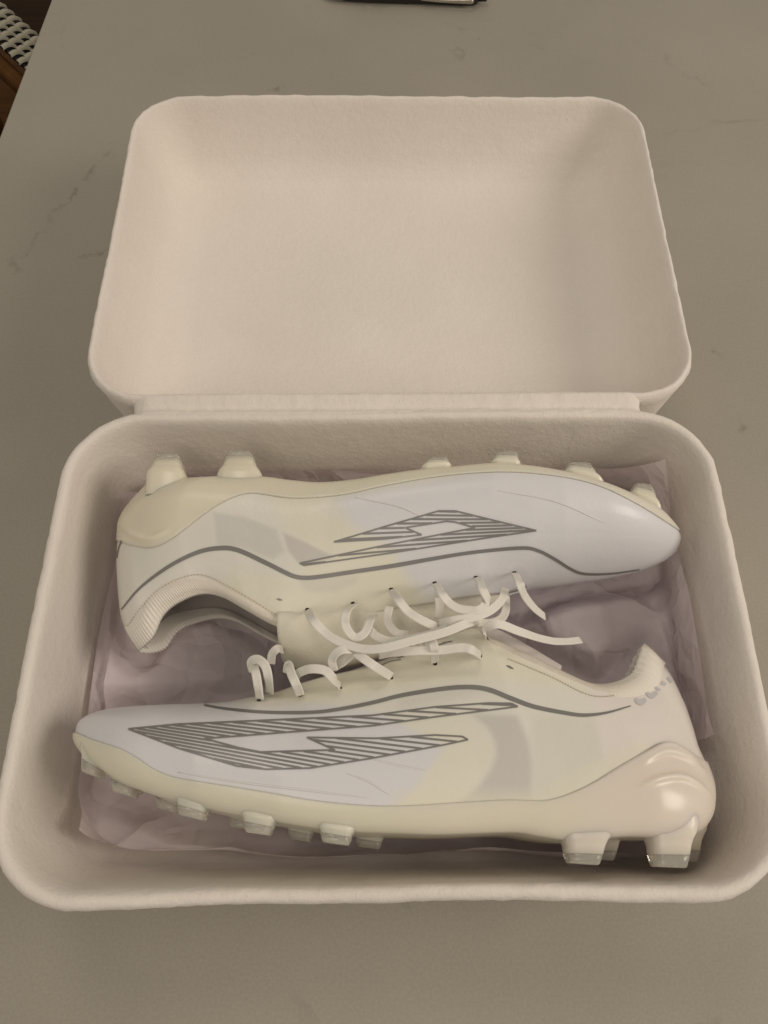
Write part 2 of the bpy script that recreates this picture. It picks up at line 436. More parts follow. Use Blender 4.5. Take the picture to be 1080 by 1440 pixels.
tissue_sheet('tissue_paper', 'crumpled pinkish white tissue sheet spread over the bottom of the box tray', (0.172, 0.1115), (0.0, -0.004), 0.004, 0.0095, FHX + 0.0045, FHY + 0.003, 3, (0.0120, 0.0042), 0.95)
tissue_sheet('tissue_paper', 'loose upper tissue sheet, its edge standing up behind and beside the rear boot', (0.170, 0.0875), (0.020, 0.0385), 0.010, 0.0120, FHX + 0.003, FHY + 0.0035, 21, (0.0120, 0.0042), 0.95, 230, 140, zmin=0.0110)

# ------------------------------------------------------------------ boots
def px_curve(pts, zf, n=400):
    """pixel polyline -> dense plan (x, y) curve; zf(k) gives the height of a point on it"""
    P = catmull(pts, n); u = np.linspace(0, 1, n)
    return np.array([[*at(p[0], p[1], zf(k))[:2]] for p, k in zip(P, u)])
def smooth1(a, k):
    if k < 1: return a
    ker = np.hanning(2 * k + 3)[1:-1]; ker /= ker.sum()
    pad = np.concatenate([2 * a[0] - a[k:0:-1], a, 2 * a[-1] - a[-2:-k - 2:-1]])
    return np.convolve(pad, ker, mode='valid')
def sstep(a, b, x):
    t = np.clip((x - a) / (b - a), 0, 1); return t * t * (3 - 2 * t)
def poly_sd(P, poly):
    """signed distance in px, positive inside"""
    P = np.asarray(P); Q = np.asarray(poly, float); n = len(Q)
    inside = np.zeros(len(P), bool); d = np.full(len(P), 1e9)
    for i in range(n):
        a = Q[i]; b = Q[(i + 1) % n]; e = b - a
        c = ((a[1] > P[:, 1]) != (b[1] > P[:, 1]))
        xi = a[0] + (P[:, 1] - a[1]) * e[0] / (e[1] if abs(e[1]) > 1e-9 else 1e-9)
        inside ^= c & (P[:, 0] < xi)
        t = np.clip(((P - a) @ e) / max(e @ e, 1e-9), 0, 1)
        d = np.minimum(d, np.linalg.norm(P - (a + t[:, None] * e), axis=1))
    return np.where(inside, d, -d)

class Boot:
    def __init__(s, spec):
        s.sp = spec; s.z0 = spec['z0']; zo = s.z0
        tx = lambda x: None
        # plan curves, parametrised toe(0) -> heel(1) by their own length along x
        def by_x(pts, zf):
            pts = np.asarray(pts, float); n = 500
            D = catmull(pts, 1500); x = D[:, 0]; sgn = np.sign(x[-1] - x[0])
            xm = np.maximum.accumulate(x * sgn); xm += np.arange(len(xm)) * 1e-7
            t = np.linspace(0, 1, n); xs = xm[0] + t * (xm[-1] - xm[0])
            ys = np.interp(xs, xm, D[:, 1]); ys = smooth1(ys, 4); xs = xs * sgn
            return np.array([[*at(a, b, zf(k))[:2]] for a, b, k in zip(xs, ys, t)])
        s.tt = np.linspace(0, 1, 500)
        s.B = by_x(spec['bottom'], lambda t: zo + spec['bottom_side'] * s.W(t))
        s.T = by_x(spec['top'], lambda t: zo + s.copen(t) * s.W(t))
        s.toe = px_curve(spec['toe'], lambda k: zo, 200); s.heel = px_curve(spec['heel'], lambda k: zo, 200)
        for c, a, b in ((s.toe, s.B[0], s.T[0]), (s.heel, s.B[-1], s.T[-1])):
            u = np.linspace(0, 1, len(c))[:, None]; c += (a - c[0]) * (1 - u) + (b - c[-1]) * u
        s.su = np.linspace(0, 1, 200)
    def W(s, t):
        t = np.asarray(t, float)
        w = np.interp(t, [0, 0.10, 0.22, 0.34, 0.48, 0.62, 0.75, 0.88, 1.0], [0.030, 0.036, 0.0415, 0.043, 0.0395, 0.0350, 0.0335, 0.0335, 0.031])
        toe = np.sqrt(np.clip(1 - (1 - np.clip(t / 0.15, 0, 1)) ** 2, 0, 1)) 
        heel = np.sqrt(np.clip(1 - (1 - np.clip((1 - t) / 0.13, 0, 1)) ** 2, 0, 1))
        return w * toe * heel
    def copen(s, t):
        return np.interp(t, s.sp['open_t'], s.sp['open_c'])
    def plan(s, t, v):
        i = lambda C, ax: np.interp(t, s.tt, C[:, ax])
        out = []
        for ax in (0, 1):
            L = np.interp(v, s.su, s.toe[:, ax]); R = np.interp(v, s.su, s.heel[:, ax])
            ruled = (1 - v) * i(s.B, ax) + v * i(s.T, ax)
            lin = (1 - t) * L + t * R
            bil = (1 - v) * ((1 - t) * s.B[0, ax] + t * s.B[-1, ax]) + v * ((1 - t) * s.T[0, ax] + t * s.T[-1, ax])
            out.append(ruled + lin - bil)
        return out
    def gw(s, t, v):
        """half width as a share of W over the height fraction v"""
        c = s.copen(t); vm = 0.26
        low = 0.74 + 0.26 * np.sqrt(np.clip(1 - (1 - np.clip(v / vm, 0, 1)) ** 2, 0, 1))
        k = np.clip((v - vm) / (1 - vm), 0, 1)
        closed = np.clip(1 - k ** 2.1, 0, 1) ** 0.62
        op = 1 - (1 - c) * (k ** 1.6)
        mixo = sstep(0.0, 0.25, c)
        return np.where(v < vm, low, closed * (1 - mixo) + op * mixo)
    def P(s, t, v, side, q=None):
        """t toe-heel, v sole-top, side +1 up / -1 down; q: position across the sole (v = 0)"""
        x, y = s.plan(t, v)
        w = s.W(t) * (s.gw(t, v) * side if q is None else 0.74 * q)
        zc = s.z0 - 0.004 * sstep(0.5, 1, t)
        return np.stack([x, y, zc + w], -1)
    def solve_v(s, t, curve_px, zlift):
        """height fraction at which the station t crosses a traced line"""
        D = [ray(p[0], p[1]) for p in catmull(curve_px, 300)]; D = np.array([(d.x / -d.z, d.y / -d.z) for d in D])
        vs = np.linspace(0, 1, 160); out = []
        for tk in t:
            C = D * (HC - (s.z0 + 0.9 * float(s.W(tk))))
            o = np.argsort(C[:, 0]); cx, cy = C[o, 0], C[o, 1]
            x, y = s.plan(np.full(160, tk), vs); d = (y - np.interp(x, cx, cy)) * s.sp['up']
            k = np.argmax(d > 0) if (d > 0).any() else 159
            out.append(vs[k] if k == 0 else vs[k - 1] + (vs[k] - vs[k - 1]) * (-d[k - 1]) / max(d[k] - d[k - 1], 1e-9))
        return smooth1(np.array(out), 2)

def colour_zones(o, boot, zones, base):
    n = len(o.data.vertices); co = np.empty(n * 3); o.data.vertices.foreach_get('co', co); co = co.reshape(-1, 3)
    cc = co.copy(); cc[:, 2] = boot.z0 + np.abs(co[:, 2] - boot.z0)
    px = to_px(cc); C = np.tile(np.array(base, float), (n, 1))
    for poly, col, soft, alpha in zones:
        m = (sstep(-soft, soft, poly_sd(px, poly)) * alpha)[:, None]
        C = C * (1 - m) + np.array(col) * m
    a = o.data.color_attributes.new('zone', 'FLOAT_COLOR', 'POINT')
    a.data.foreach_set('color', np.hstack([C, np.ones((n, 1))]).ravel())

def ring_tube(path, rad, nseg=8, flat=1.0, up=Vector((0, 0, 1)), taper=None, groove=0.0):
    """closed tube along a path; flat < 1 makes a ribbon lying across `up`"""
    P = [Vector(p) for p in path]; V = []; F = []; n = len(P)
    for i, p in enumerate(P):
        tan = (P[min(i + 1, n - 1)] - P[max(i - 1, 0)]).normalized()
        u = up[i] if isinstance(up, list) else up
        side = tan.cross(u)
        side = side.normalized() if side.length > 1e-6 else Vector((1, 0, 0))
        nn = side.cross(tan).normalized()
        r = rad * (taper[i] if taper is not None else 1)
        for k in range(nseg):
            a = 2 * math.pi * k / nseg; ca, sa = math.cos(a), math.sin(a)
            ca = math.copysign(abs(ca) ** 0.7, ca); sa = math.copysign(abs(sa) ** 0.7, sa)
            gr = 1 - groove * math.exp(-((abs(ca) - 0.36) / 0.13) ** 2)
            V.append(p + side * ca * r + nn * sa * r * flat * gr)
    F = grid_faces(n, nseg, True); F.append(tuple(reversed(range(nseg)))); F.append(tuple((n - 1) * nseg + k for k in range(nseg)))
    return V, F

def build_boot(spec):
    bt = Boot(spec); root = thing('football_boot', spec['label'], 'football boot', 'pair of football boots in the box', (*at(*spec['origin'], 0.012),))
    N = 250; t = 0.5 - 0.5 * np.cos(np.linspace(0, math.pi, N)); t = 0.35 * t + 0.65 * np.linspace(0, 1, N)
    t[0] = 0; t[-1] = 1
    MV = 70; vv = np.linspace(1, 0, MV) ** 1.0; qs = np.linspace(1, -1, 16)[1:-1]
    rows = []
    for v in vv: rows.append(bt.P(t, np.full(N, v), 1))
    for q in qs: rows.append(bt.P(t, np.zeros(N), 0, q))
    for v in vv[::-1]: rows.append(bt.P(t, np.full(N, v), -1))
    G = np.stack(rows, 1); m = G.shape[1]
    up = mesh_obj('upper', G.reshape(-1, 3), grid_faces(N, m), [M_upper, M_lining], root)
    fix_normals(up, 1e-5)
    # make sure that the normals look outward
    bt.up_bvh_pre = None
    me = up.data
    k = max(range(len(me.vertices)), key=lambda i: me.vertices[i].co.z)
    if me.vertices[k].normal.z < 0: me.flip_normals()
    colour_zones(up, bt, spec['zones'], spec['base'])
    so = up.modifiers.new('thickness', 'SOLIDIFY'); so.thickness = 0.0016; so.offset = -1; so.material_offset = 1; so.use_even_offset = False

    # ---- sole plate: the lowest part of both sides and the underside, standing slightly proud
    vb = bt.solve_v(t, spec['sole_line'], bt.z0 + 0.030)
    vb = np.clip(vb, 0.02, 0.95)
    KS = 56; f = np.linspace(1, 0, KS); rows = []
    for a in f: rows.append(bt.P(t, vb * a, 1))
    for q in qs: rows.append(bt.P(t, np.zeros(N), 0, q))
    for a in f[::-1]: rows.append(bt.P(t, vb * a, -1))
    S = np.stack(rows, 1)
    nrm = np.cross(np.gradient(S, axis=0), np.gradient(S, axis=1)); nrm /= np.maximum(np.linalg.norm(nrm, axis=2, keepdims=True), 1e-12)
    if nrm[N // 3, KS // 2, 2] < 0: nrm = -nrm
    ms = S.shape[1]; prof = np.full(ms, 0.0010)
    prof[:3] = [0.00030, 0.0009, 0.0010]; prof[-3:] = [0.0010, 0.0009, 0.00030]
    nrm[0] = nrm[1]; nrm[-1] = nrm[-2]
    S2 = S + nrm * prof[None, :, None]
    fl_ = S2.reshape(-1, 3).copy(); fl_[:, 2] = bt.z0 + np.abs(fl_[:, 2] - bt.z0); pxs = to_px(fl_); rel = np.zeros(len(pxs))
    for pts in spec['ridges']:
        C = catmull(pts, 40); seg_d = np.full(len(pxs), 1e9); best = np.zeros(len(pxs), int)
        for k_, c_ in enumerate(C):
            d_ = np.hypot(pxs[:, 0] - c_[0], pxs[:, 1] - c_[1]); m_ = d_ < seg_d; seg_d[m_] = d_[m_]; best[m_] = k_
        rel += np.exp(-(seg_d / 4.5) ** 2) * np.sin(np.pi * (best + 1) / 42.0) ** 0.7
    S2 = S2 + nrm * (0.0016 * np.clip(rel, 0, 1.1)).reshape(N, ms)[:, :, None]
    sole = mesh_obj('sole_plate', S2.reshape(-1, 3), grid_faces(N, ms), M_sole, root); fix_normals(sole, 2e-5)
    colour_zones(sole, bt, spec['sole_zones'], spec['sole_base'])

    # ---- ray helper for the prints, stitches and lace ends: works on the finished surface
    allv = []; allf = []
    for ob in (up, sole):
        o = len(allv); allv += [v.co.copy() for v in ob.data.vertices]; allf += [tuple(q + o for q in p.vertices) for p in ob.data.polygons]
    bvh = BVHTree.FromPolygons(allv, allf); bt.bvh = bvh
    camp = Vector((0, 0, HC))
    def hit(px, py, lift=0.0003):
        d = ray(px, py).normalized(); loc, n, i, dist = bvh.ray_cast(camp, d)
        if loc is None: return None
        if n.dot(d) > 0: n = -n
        return loc + n * lift
    bt.hit = hit
    def ribbon(V, F, pts, wid, n=None, lift=0.00028):
        """flat print along a traced line: two edges laid on the surface"""
        L = sum(math.hypot(b[0] - a[0], b[1] - a[1]) for a, b in zip(pts[:-1], pts[1:])); n = n or max(2, int(L / 4))
        C = catmull(pts, n); T = np.gradient(C, axis=0); T /= np.maximum(np.linalg.norm(T, axis=1, keepdims=True), 1e-9)
        wd = np.interp(np.linspace(0, 1, n), np.linspace(0, 1, len(wid)), wid) if isinstance(wid, (list, tuple)) else np.full(n, wid)
        prev = None
        for c, tn, w in zip(C, T, wd):
            a = hit(c[0] - tn[1] * w / 2, c[1] + tn[0] * w / 2, lift); b = hit(c[0] + tn[1] * w / 2, c[1] - tn[0] * w / 2, lift)
            if a is None or b is None or (a - b).length > 0.006: prev = None; continue
            V += [a, b]; cur = len(V) - 2
            if prev is not None and (V[prev] - a).length < 0.012: F.append((prev, prev + 1, cur + 1, cur))
            prev = cur
    V, F = [], []; ribbon(V, F, spec['line'], spec['line_w'], 260); mesh_obj('silver_line', V, F, M_print, root)
    # logo: outline and slanted hatching
    V, F = [], []; poly = spec['logo']
    for a, b in zip(poly, poly[1:] + poly[:1]): ribbon(V, F, [a, b], 2.3, lift=0.00032)
    px_ = np.array(poly); x0_, x1_ = px_[:, 0].min(), px_[:, 0].max(); y0_, y1_ = px_[:, 1].min() - 30, px_[:, 1].max() + 30
    sl = spec['hatch_slope']; xr = spec['hatch_ref']; y = y0_
    while y < y1_:
        k = (y - y0_ - 30) / (y1_ - y0_ - 60); g = sl[0] + (sl[1] - sl[0]) * min(max(k, -0.3), 1.3)
        xs = np.arange(x0_, x1_, 1.5); ys = y + g * (xs - xr); ins = poly_sd(np.stack([xs, ys], 1), poly) > 0.4
        i = 0
        while i < len(xs):
            if ins[i]:
                j = i
                while j + 1 < len(xs) and ins[j + 1]: j += 1
                if j - i > 1: ribbon(V, F, [(xs[i], ys[i]), (xs[j], ys[j])], spec['hatch_w'])
                i = j + 1
            else: i += 1
        y += spec['hatch_pitch']
    mesh_obj('logo_print', V, F, M_print, root)
    for extra, pm in spec.get('small_prints', []):
        V, F = [], []
        for pts, w in extra: ribbon(V, F, pts, w, max(4, int(abs(pts[0][0] - pts[-1][0]) / 2) + 4))
        if F: mesh_obj('small_print', V, F, pm, root)
    # stitching row under the collar
    V, F = [], []
    C = catmull(spec['stitch'], 2 * spec['stitch_n'])
    for k in range(0, len(C) - 1, 2):
        a, b = hit(*C[k], 0.0002), hit(*C[k + 1], 0.0002)
        if a is None or b is None or (a - b).length > 0.006: continue
        tv, tf = ring_tube([a, (a + b) / 2 + Vector((0, 0, 0.00015)), b], 0.00028, 6)
        o = len(V); V += tv; F += [tuple(q + o for q in fc) for fc in tf]
    if F: mesh_obj('stitching', V, F, M_thread, root)
    for pts in spec.get('seams', []):
        path = [hit(*c, 0.00005) for c in catmull(pts, 40)]; path = [p for p in path if p is not None]
        if len(path) > 5:
            tv, tf = ring_tube(path, 0.00045, 6, 0.7, taper=np.sin(np.linspace(0.1, math.pi - 0.1, len(path))) ** 0.5); mesh_obj('seam', tv, tf, M_seam, root)

    # ---- knit collar band round the opening
    nc = 480; tc = np.linspace(spec['collar_t'], 1.0, nc); rows = []
    wv = np.interp(tc, [spec['collar_t'], spec['collar_t'] + 0.10, 1.0], [0.05, 0.11, 0.13])
    for side in (1, -1):
        rows = []
        for a, off in ((1.0, 0.0), (0.75, 0.0014), (0.45, 0.0019), (0.15, 0.0017), (0.0, 0.0003), (-0.12, 0.0), (-0.12, -0.0022), (0.3, -0.0026), (1.0, -0.0024)):
            p = bt.P(tc, np.clip(1 - wv * max(a, 0), 0, 1), side)
            if a < 0:
                q = bt.P(tc, 1 - wv * 0.3, side); p = p + (p - q) * (-a / 0.3)
            rib = 0.00030 * np.sin(np.arange(nc) * 2 * math.pi / 6.0)
            p[:, 2] += side * (off + (rib if off > 0 else 0))
            if off > -0.001:
                dv_ = bt.P(tc, np.ones(nc), side) - bt.P(tc, 1 - wv * 0.5, side); dv_ /= np.maximum(np.linalg.norm(dv_, axis=1, keepdims=True), 1e-9)
                p = p + dv_ * (rib * (1.3 if a <= 0.2 else 0.3))[:, None]
            rows.append(p)
        R2 = np.stack(rows, 1)
        co = mesh_obj('collar', R2.reshape(-1, 3), grid_faces(nc, len(rows)), M_knit, root); fix_normals(co)

    # ---- tongue: an arched sheet under the laces
    tg = spec['tongue']; nt = 60
    ridge = np.array([[*at(p[0], p[1], bt.z0)[:2]] for p in catmull(tg['ridge'], nt)])
    edge = np.array([[*at(p[0], p[1], bt.z0 + 0.014)[:2]] for p in catmull(tg['edge'], nt)])
    hw = np.interp(np.linspace(0, 1, nt), [0, 0.5, 1], tg['half'])
    V = []; na = 25
    for i in range(nt):
        for k in range(na):
            th = math.pi * k / (na - 1); s_ = math.sin(th) ** 0.8
            p = edge[i] * (1 - s_) + ridge[i] * s_; V.append((p[0], p[1], bt.z0 - 0.002 + math.cos(th) * hw[i]))
    to = mesh_obj('tongue', V, grid_faces(nt, na), spec.get('tongue_mat', M_tongue), root); fix_normals(to)
    so = to.modifiers.new('thickness', 'SOLIDIFY'); so.thickness = 0.003; so.offset = -1

    # ---- insole seen through the opening
    ti = np.linspace(0.3, 0.985, 40); V = []
    for q in np.linspace(-0.92, 0.92, 9):
        for k, tk in enumerate(ti):
            x, y = bt.plan(np.array([tk]), np.array([0.12])); V.append((x[0], y[0], bt.z0 - 0.004 * sstep(0.5, 1, tk) + bt.W(tk) * 0.86 * q))
    mesh_obj('insole', V, grid_faces(9, 40), M_lining, root)

    # ---- studs with clear tips
    for (bl, br, tl, tr, share) in spec['studs']:
        for side in (1, -1):
            tm = abs((bl[0] + br[0]) / 2 - spec['bottom'][0][0]) / abs(spec['bottom'][-1][0] - spec['bottom'][0][0])
            w = float(bt.W(min(max(tm, 0.06), 0.94))); ns_ = (spec['stud_side'] if tm > 0.08 else 0.45) if tm < 0.8 else 0.54; zs = bt.z0 + ns_ * w
            Bl, Br, Tl, Tr = (at(p[0], p[1], zs) for p in (bl, br, tl, tr))
            inw = ((Bl + Br) / 2 - (Tl + Tr) / 2)
            sh = Vector((0, 0, 0))
            if side < 0:
                zs = bt.z0 - 0.62 * w; sh = (Br - Bl) * spec['far_shift'] + Vector((0, spec['up'] * 0.0015, 0))
            hb, ht = 0.0095, 0.0062
            def ring(a, b, h, rr=0.35, n=20):
                c = (a + b) / 2; ex = (b - a) / 2; out = []
                for k in range(n):
                    an = 2 * math.pi * k / n; cx, sy = math.cos(an), math.sin(an)
                    e = 0.45
                    p = c + ex * math.copysign(abs(cx) ** e, cx); out.append(Vector((p.x, p.y, zs + h * math.copysign(abs(sy) ** e, sy))) + sh)
                return out
            lerp = lambda a, b, k: a.lerp(b, k)
            prof = [(-1.3, 0.80, 1.0) if tm > 0.8 else (-1.0, 0.6, 0.35), (-0.25, 1.04, 1.08), (0.0, 1.03, 1.06), (0.15, 0.97, 1.02), (0.32, 0.94, 1.0), (share, 0.99, 1.0)]
            V = []
            for (k, sc, hs) in prof:
                a, b = lerp(Bl, Tl, k), lerp(Br, Tr, k); c = (a + b) / 2
                V += ring(c + (a - c) * sc, c + (b - c) * sc, (hb + (ht - hb) * max(k, 0)) * hs)
            F = grid_faces(len(prof), 20, True); F.append(tuple((len(prof) - 1) * 20 + k for k in range(20)))
            st = mesh_obj('stud', V, F, M_sole, sole); fix_normals(st)
            a_ = st.data.color_attributes.new('zone', 'FLOAT_COLOR', 'POINT'); a_.data.foreach_set('color', list((*(spec['heel_stud_col'] if tm > 0.8 else spec['stud_col']), 1)) * len(V))
            prof = [(share + 0.01, 0.97, 0.98), (share + 0.02, 1.0, 1.0), (0.93, 1.0, 1.0), (0.985, 0.96, 0.95), (1.0, 0.86, 0.82)]
            V = []
            for (k, sc, hs) in prof:
                a, b = lerp(Bl, Tl, k), lerp(Br, Tr, k); c = (a + b) / 2
                V += ring(c + (a - c) * sc, c + (b - c) * sc, (hb + (ht - hb) * k) * hs)
            F = grid_faces(len(prof), 20, True); F.append(tuple(range(20))); F.append(tuple((len(prof) - 1) * 20 + k for k in range(20)))
            tp = mesh_obj('stud_tip', V, F, M_clear, sole); fix_normals(tp)

    # ---- eyelets and laces
    for (x, y) in spec['eyelets']:
        p = hit(x, y, 0.0002)
        if p is None: continue
        V = [p + Vector((math.cos(a) * 0.0010, math.sin(a) * 0.0008, 0.0002)) for a in np.linspace(0, 2 * math.pi, 12, endpoint=False)]
        mesh_obj('eyelet', V, [tuple(range(12))], M_dark, root)
    for pts in spec['laces']:
        Q = []
        for p in pts:
            x, y = p[0], p[1]; z = p[2] if len(p) > 2 else None
            if z is None or z == 's':
                h = hit(x, y, p[3] if len(p) > 3 else 0.0012)
                q = h if h is not None else at(x, y, 0.075)
            else: q = at(x, y, z)
            Q.append(tuple(q))
        C = catmull(Q, max(24, 9 * len(Q)))
        # woven ribbon, a little uneven
        C = [Vector(c) + noise.noise_vector(Vector(c) * 60) * 0.0005 for c in C]
        ups = [(Vector((0, 0, 1)) + 0.45 * noise.noise_vector(c * 25)).normalized() for c in C]
        tv, tf = ring_tube(C, spec.get('lace_r', 0.0020), 24, 0.26, ups, groove=0.45)
        lo = mesh_obj('lace', tv, tf, M_lace, root); fix_normals(lo)
    # sole parts are children of a child: the root move is undone once
    adopt(root)
    return bt

LAV = (0.755, 0.76, 0.785); YEL = (0.81, 0.785, 0.625); GRY = (0.60, 0.585, 0.55); PALE = (0.79, 0.785, 0.71); HEELP = (0.82, 0.775, 0.725)
front = dict(
    label='white football boot nearest the viewer, toe to the left, studs facing the front edge',
    bottom_side=-0.25, stud_side=0.66, origin=(540, 1170), z0=0.060, up=1, base=PALE,
    bottom=[(121, 1057), (151, 1076), (158, 1080), (200, 1106), (251, 1126), (296, 1138), (343, 1149), (389, 1157), (448, 1167), (497, 1172), (560, 1174), (612, 1175), (705, 1172), (742, 1177), (788, 1182), (853, 1177), (909, 1178), (950, 1174), (974, 1168)],
    top=[(127, 1007), (151, 999), (192, 994.5), (245, 992), (286, 991), (318, 989), (351, 983), (383, 973), (416, 963), (457, 951), (530, 935), (560, 923), (600, 905), (640, 889), (668, 881), (684, 893), (742, 918), (779, 936), (821, 955), (849, 961), (876, 957), (898, 944), (904, 925), (911, 906)],
    toe=[(121, 1057), (112, 1043), (111, 1032), (114, 1018), (127, 1007)],
    heel=[(974, 1168), (988, 1156), (999, 1133), (1001, 1101), (994, 1073), (983, 1045), (976, 1017), (964, 980), (946, 943), (927, 920), (911, 906)],
    open_t=[0, 0.29, 0.38, 0.60, 0.70, 0.78, 1.0], open_c=[0, 0, 0.26, 0.34, 0.50, 0.60, 0.62], collar_t=0.705,
    sole_line=[(90, 1026), (111, 1032), (135, 1042), (171, 1054), (196, 1067), (220, 1083), (253, 1095), (334, 1108), (383, 1116), (457, 1128), (548, 1134), (659, 1128), (714, 1125), (770, 1125), (821, 1107), (872, 1077), (913, 1054), (941, 1043), (964, 1052), (992, 1068), (1030, 1090)],
    sole_base=(0.80, 0.76, 0.63), stud_col=(0.79, 0.765, 0.62), heel_stud_col=(0.80, 0.745, 0.65),
    sole_zones=[([(80, 1000), (560, 1100), (560, 1220), (80, 1220)], (0.79, 0.77, 0.62), 30, 0.9), ([(800, 1020), (1040, 1020), (1040, 1240), (830, 1240)], (0.80, 0.735, 0.65), 40, 1.0)],
    zones=[([(80, 960), (420, 985), (520, 1000), (562, 1017), (626, 1050), (576, 1119), (548, 1150), (400, 1150), (80, 1150)], LAV, 4, 1.0),
           ([(300, 985), (520, 930), (690, 870), (800, 930), (840, 975), (720, 960), (640, 955), (520, 975), (380, 998)], YEL, 12, 0.6),
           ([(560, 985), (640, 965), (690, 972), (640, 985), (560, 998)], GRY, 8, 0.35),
           ([(562, 1017), (626, 1050), (576, 1119), (548, 1140), (640, 1140), (690, 1090), (700, 1050), (670, 1008), (600, 1005)], YEL, 9, 0.4),
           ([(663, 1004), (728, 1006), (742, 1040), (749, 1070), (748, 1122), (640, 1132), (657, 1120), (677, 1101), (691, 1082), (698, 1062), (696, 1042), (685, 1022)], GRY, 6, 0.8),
           ([(748, 1006), (835, 1010), (850, 1066), (790, 1124), (750, 1126)], (0.73, 0.725, 0.64), 8, 0.8),
           ([(828, 960), (1020, 880), (1020, 1120), (880, 1120), (849, 1064)], HEELP, 5, 1.0),
           ([(560, 1112), (760, 1112), (900, 1040), (940, 1060), (780, 1150), (540, 1150)], YEL, 14, 0.55)],
    line=[(287, 991.5), (318, 997), (375, 1002), (440, 1002), (481, 997), (526, 988), (566, 978), (622, 969), (659, 966.5), (687, 970), (719, 982.5), (751, 994), (793, 1002.5), (821, 1006), (853, 1002.5), (887, 993)],
    line_w=[2.5, 4, 4.5, 5, 5.5, 6, 6.5, 6, 5, 1.5],
    logo=[(181, 1025.5), (249, 1019), (416, 1011.5), (524, 1006.5), (612, 994.5), (687, 989), (719, 989.5), (728, 994), (696, 998), (612, 1008.5), (524, 1021), (375, 1032.5), (288, 1039), (334, 1051.5), (367, 1058), (471, 1055), (432, 1037.5), (530, 1038.7), (612, 1034), (650, 1036), (658, 1040.5), (626, 1047.5), (524, 1066.5), (436, 1080.5), (375, 1082), (334, 1077.5), (253, 1053)],
    seams=[[(527, 1069), (560, 1077), (600, 1084)], [(488, 1088), (520, 1100), (548, 1118)], [(250, 1086), (330, 1099), (420, 1110), (520, 1122)]],
    hatch_slope=(0.07, 0.23), hatch_ref=300, hatch_pitch=4.9, hatch_w=2.6,
    small_prints=[([([(534, 932), (548, 926), (562, 925), (570, 922)], 1.6), ([(536, 936), (550, 930), (564, 928)], 1.4)], M_print), ([([(616, 908), (626, 904), (636, 902)], 1.6)], M_print),
                  ([([(712, 936), (722, 941)], [1, 3, 1])], M_print),
                  ([([(893, 984), (901, 988), (908, 984)], [5, 9, 5]), ([(908, 974), (916, 979), (924, 974)], [3, 8, 4]), ([(918, 965), (928, 971)], [4, 3]), ([(930, 960), (936, 963)], [6, 4]), ([(938, 953), (946, 960)], [3, 6])], M_faint)],
    stitch=[(715, 927), (742, 938), (779, 954), (821, 975), (849, 980), (880, 974), (905, 962), (928, 943)], stitch_n=60,
    ridges=[[(905, 1062), (925, 1050), (943, 1047), (962, 1056), (984, 1072)], [(905, 1072), (928, 1059), (945, 1057), (966, 1066), (990, 1086)], [(900, 1108), (925, 1096), (955, 1092), (978, 1101), (997, 1118)]],
    tongue=dict(ridge=[(430, 961), (500, 940), (560, 920), (620, 895), (672, 877), (700, 886), (742, 910), (785, 938)], edge=[(430, 985), (500, 970), (560, 955), (620, 935), (672, 920), (705, 922), (745, 934), (785, 950)], half=(0.006, 0.014, 0.018)), tongue_mat=M_lining,
    studs=[((121, 1054), (151, 1076), (119, 1087), (143, 1095), 0.42), ((159, 1080), (199, 1104), (162, 1114), (191, 1122), 0.45), ((251, 1122), (296, 1136), (254, 1147), (288, 1155), 0.42),
           ((343, 1146), (389, 1156), (347, 1171), (380, 1176), 0.40), ((449, 1163), (498, 1171), (454, 1185), (491, 1190), 0.38),
           ((788, 1178), (854, 1176), (798, 1214), (840, 1217), 0.62), ((908, 1175), (972, 1172), (918, 1219), (962, 1221), 0.62)],
    far_shift=0.85,
    eyelets=[(364, 986), (378, 974), (423, 979), (478, 968), (550, 954), (675, 923), (612, 934), ],
    laces=[[(365, 986, 's'), (363, 966, 0.088), (360, 945, 0.090), (357, 932, 0.084)],
           [(379, 974, 's'), (378, 955, 0.089), (374, 938, 0.092), (364, 928, 0.091), (354, 931, 0.088), (356, 945, 0.082)],
           [(380, 934, 0.074), (382, 921, 0.077), (390, 913, 0.078), (398, 914, 0.074)],
           [(423, 980, 's'), (417, 962, 0.091), (411, 948, 0.091), (406, 935, 0.086), (403, 946, 0.080)],
           [(413, 957, 0.084), (420, 947, 0.088), (436, 940, 0.093), (456, 942, 0.094), (468, 953, 0.092), (478, 968, 's')],
           [(470, 943, 0.088), (467, 929, 0.091), (473, 918, 0.094), (486, 913, 0.095), (497, 916, 0.092), (484, 930, 0.089), (472, 938, 0.083)],
           [(500, 917, 0.094), (514, 927, 0.096), (530, 938, 0.094), (550, 954, 's')],
           [(534, 921, 0.088), (552, 917, 0.093), (585, 915, 0.096), (620, 914, 0.096), (650, 911, 0.097), (666, 915, 0.096), (675, 923, 's')],
           [(612, 933, 's'), (611, 915, 0.097), (607, 902, 0.097), (596, 899, 0.092), (592, 910, 0.088)],
           [(588, 912, 0.090), (584, 902, 0.093), (592, 899, 0.093)],
           [(680, 896, 's'), (683, 886, 0.092), (691, 879, 0.096), (705, 878, 0.096), (733, 889, 0.089), (765, 899, 0.075), (795, 902, 0.060), (817, 900, 0.052)]])
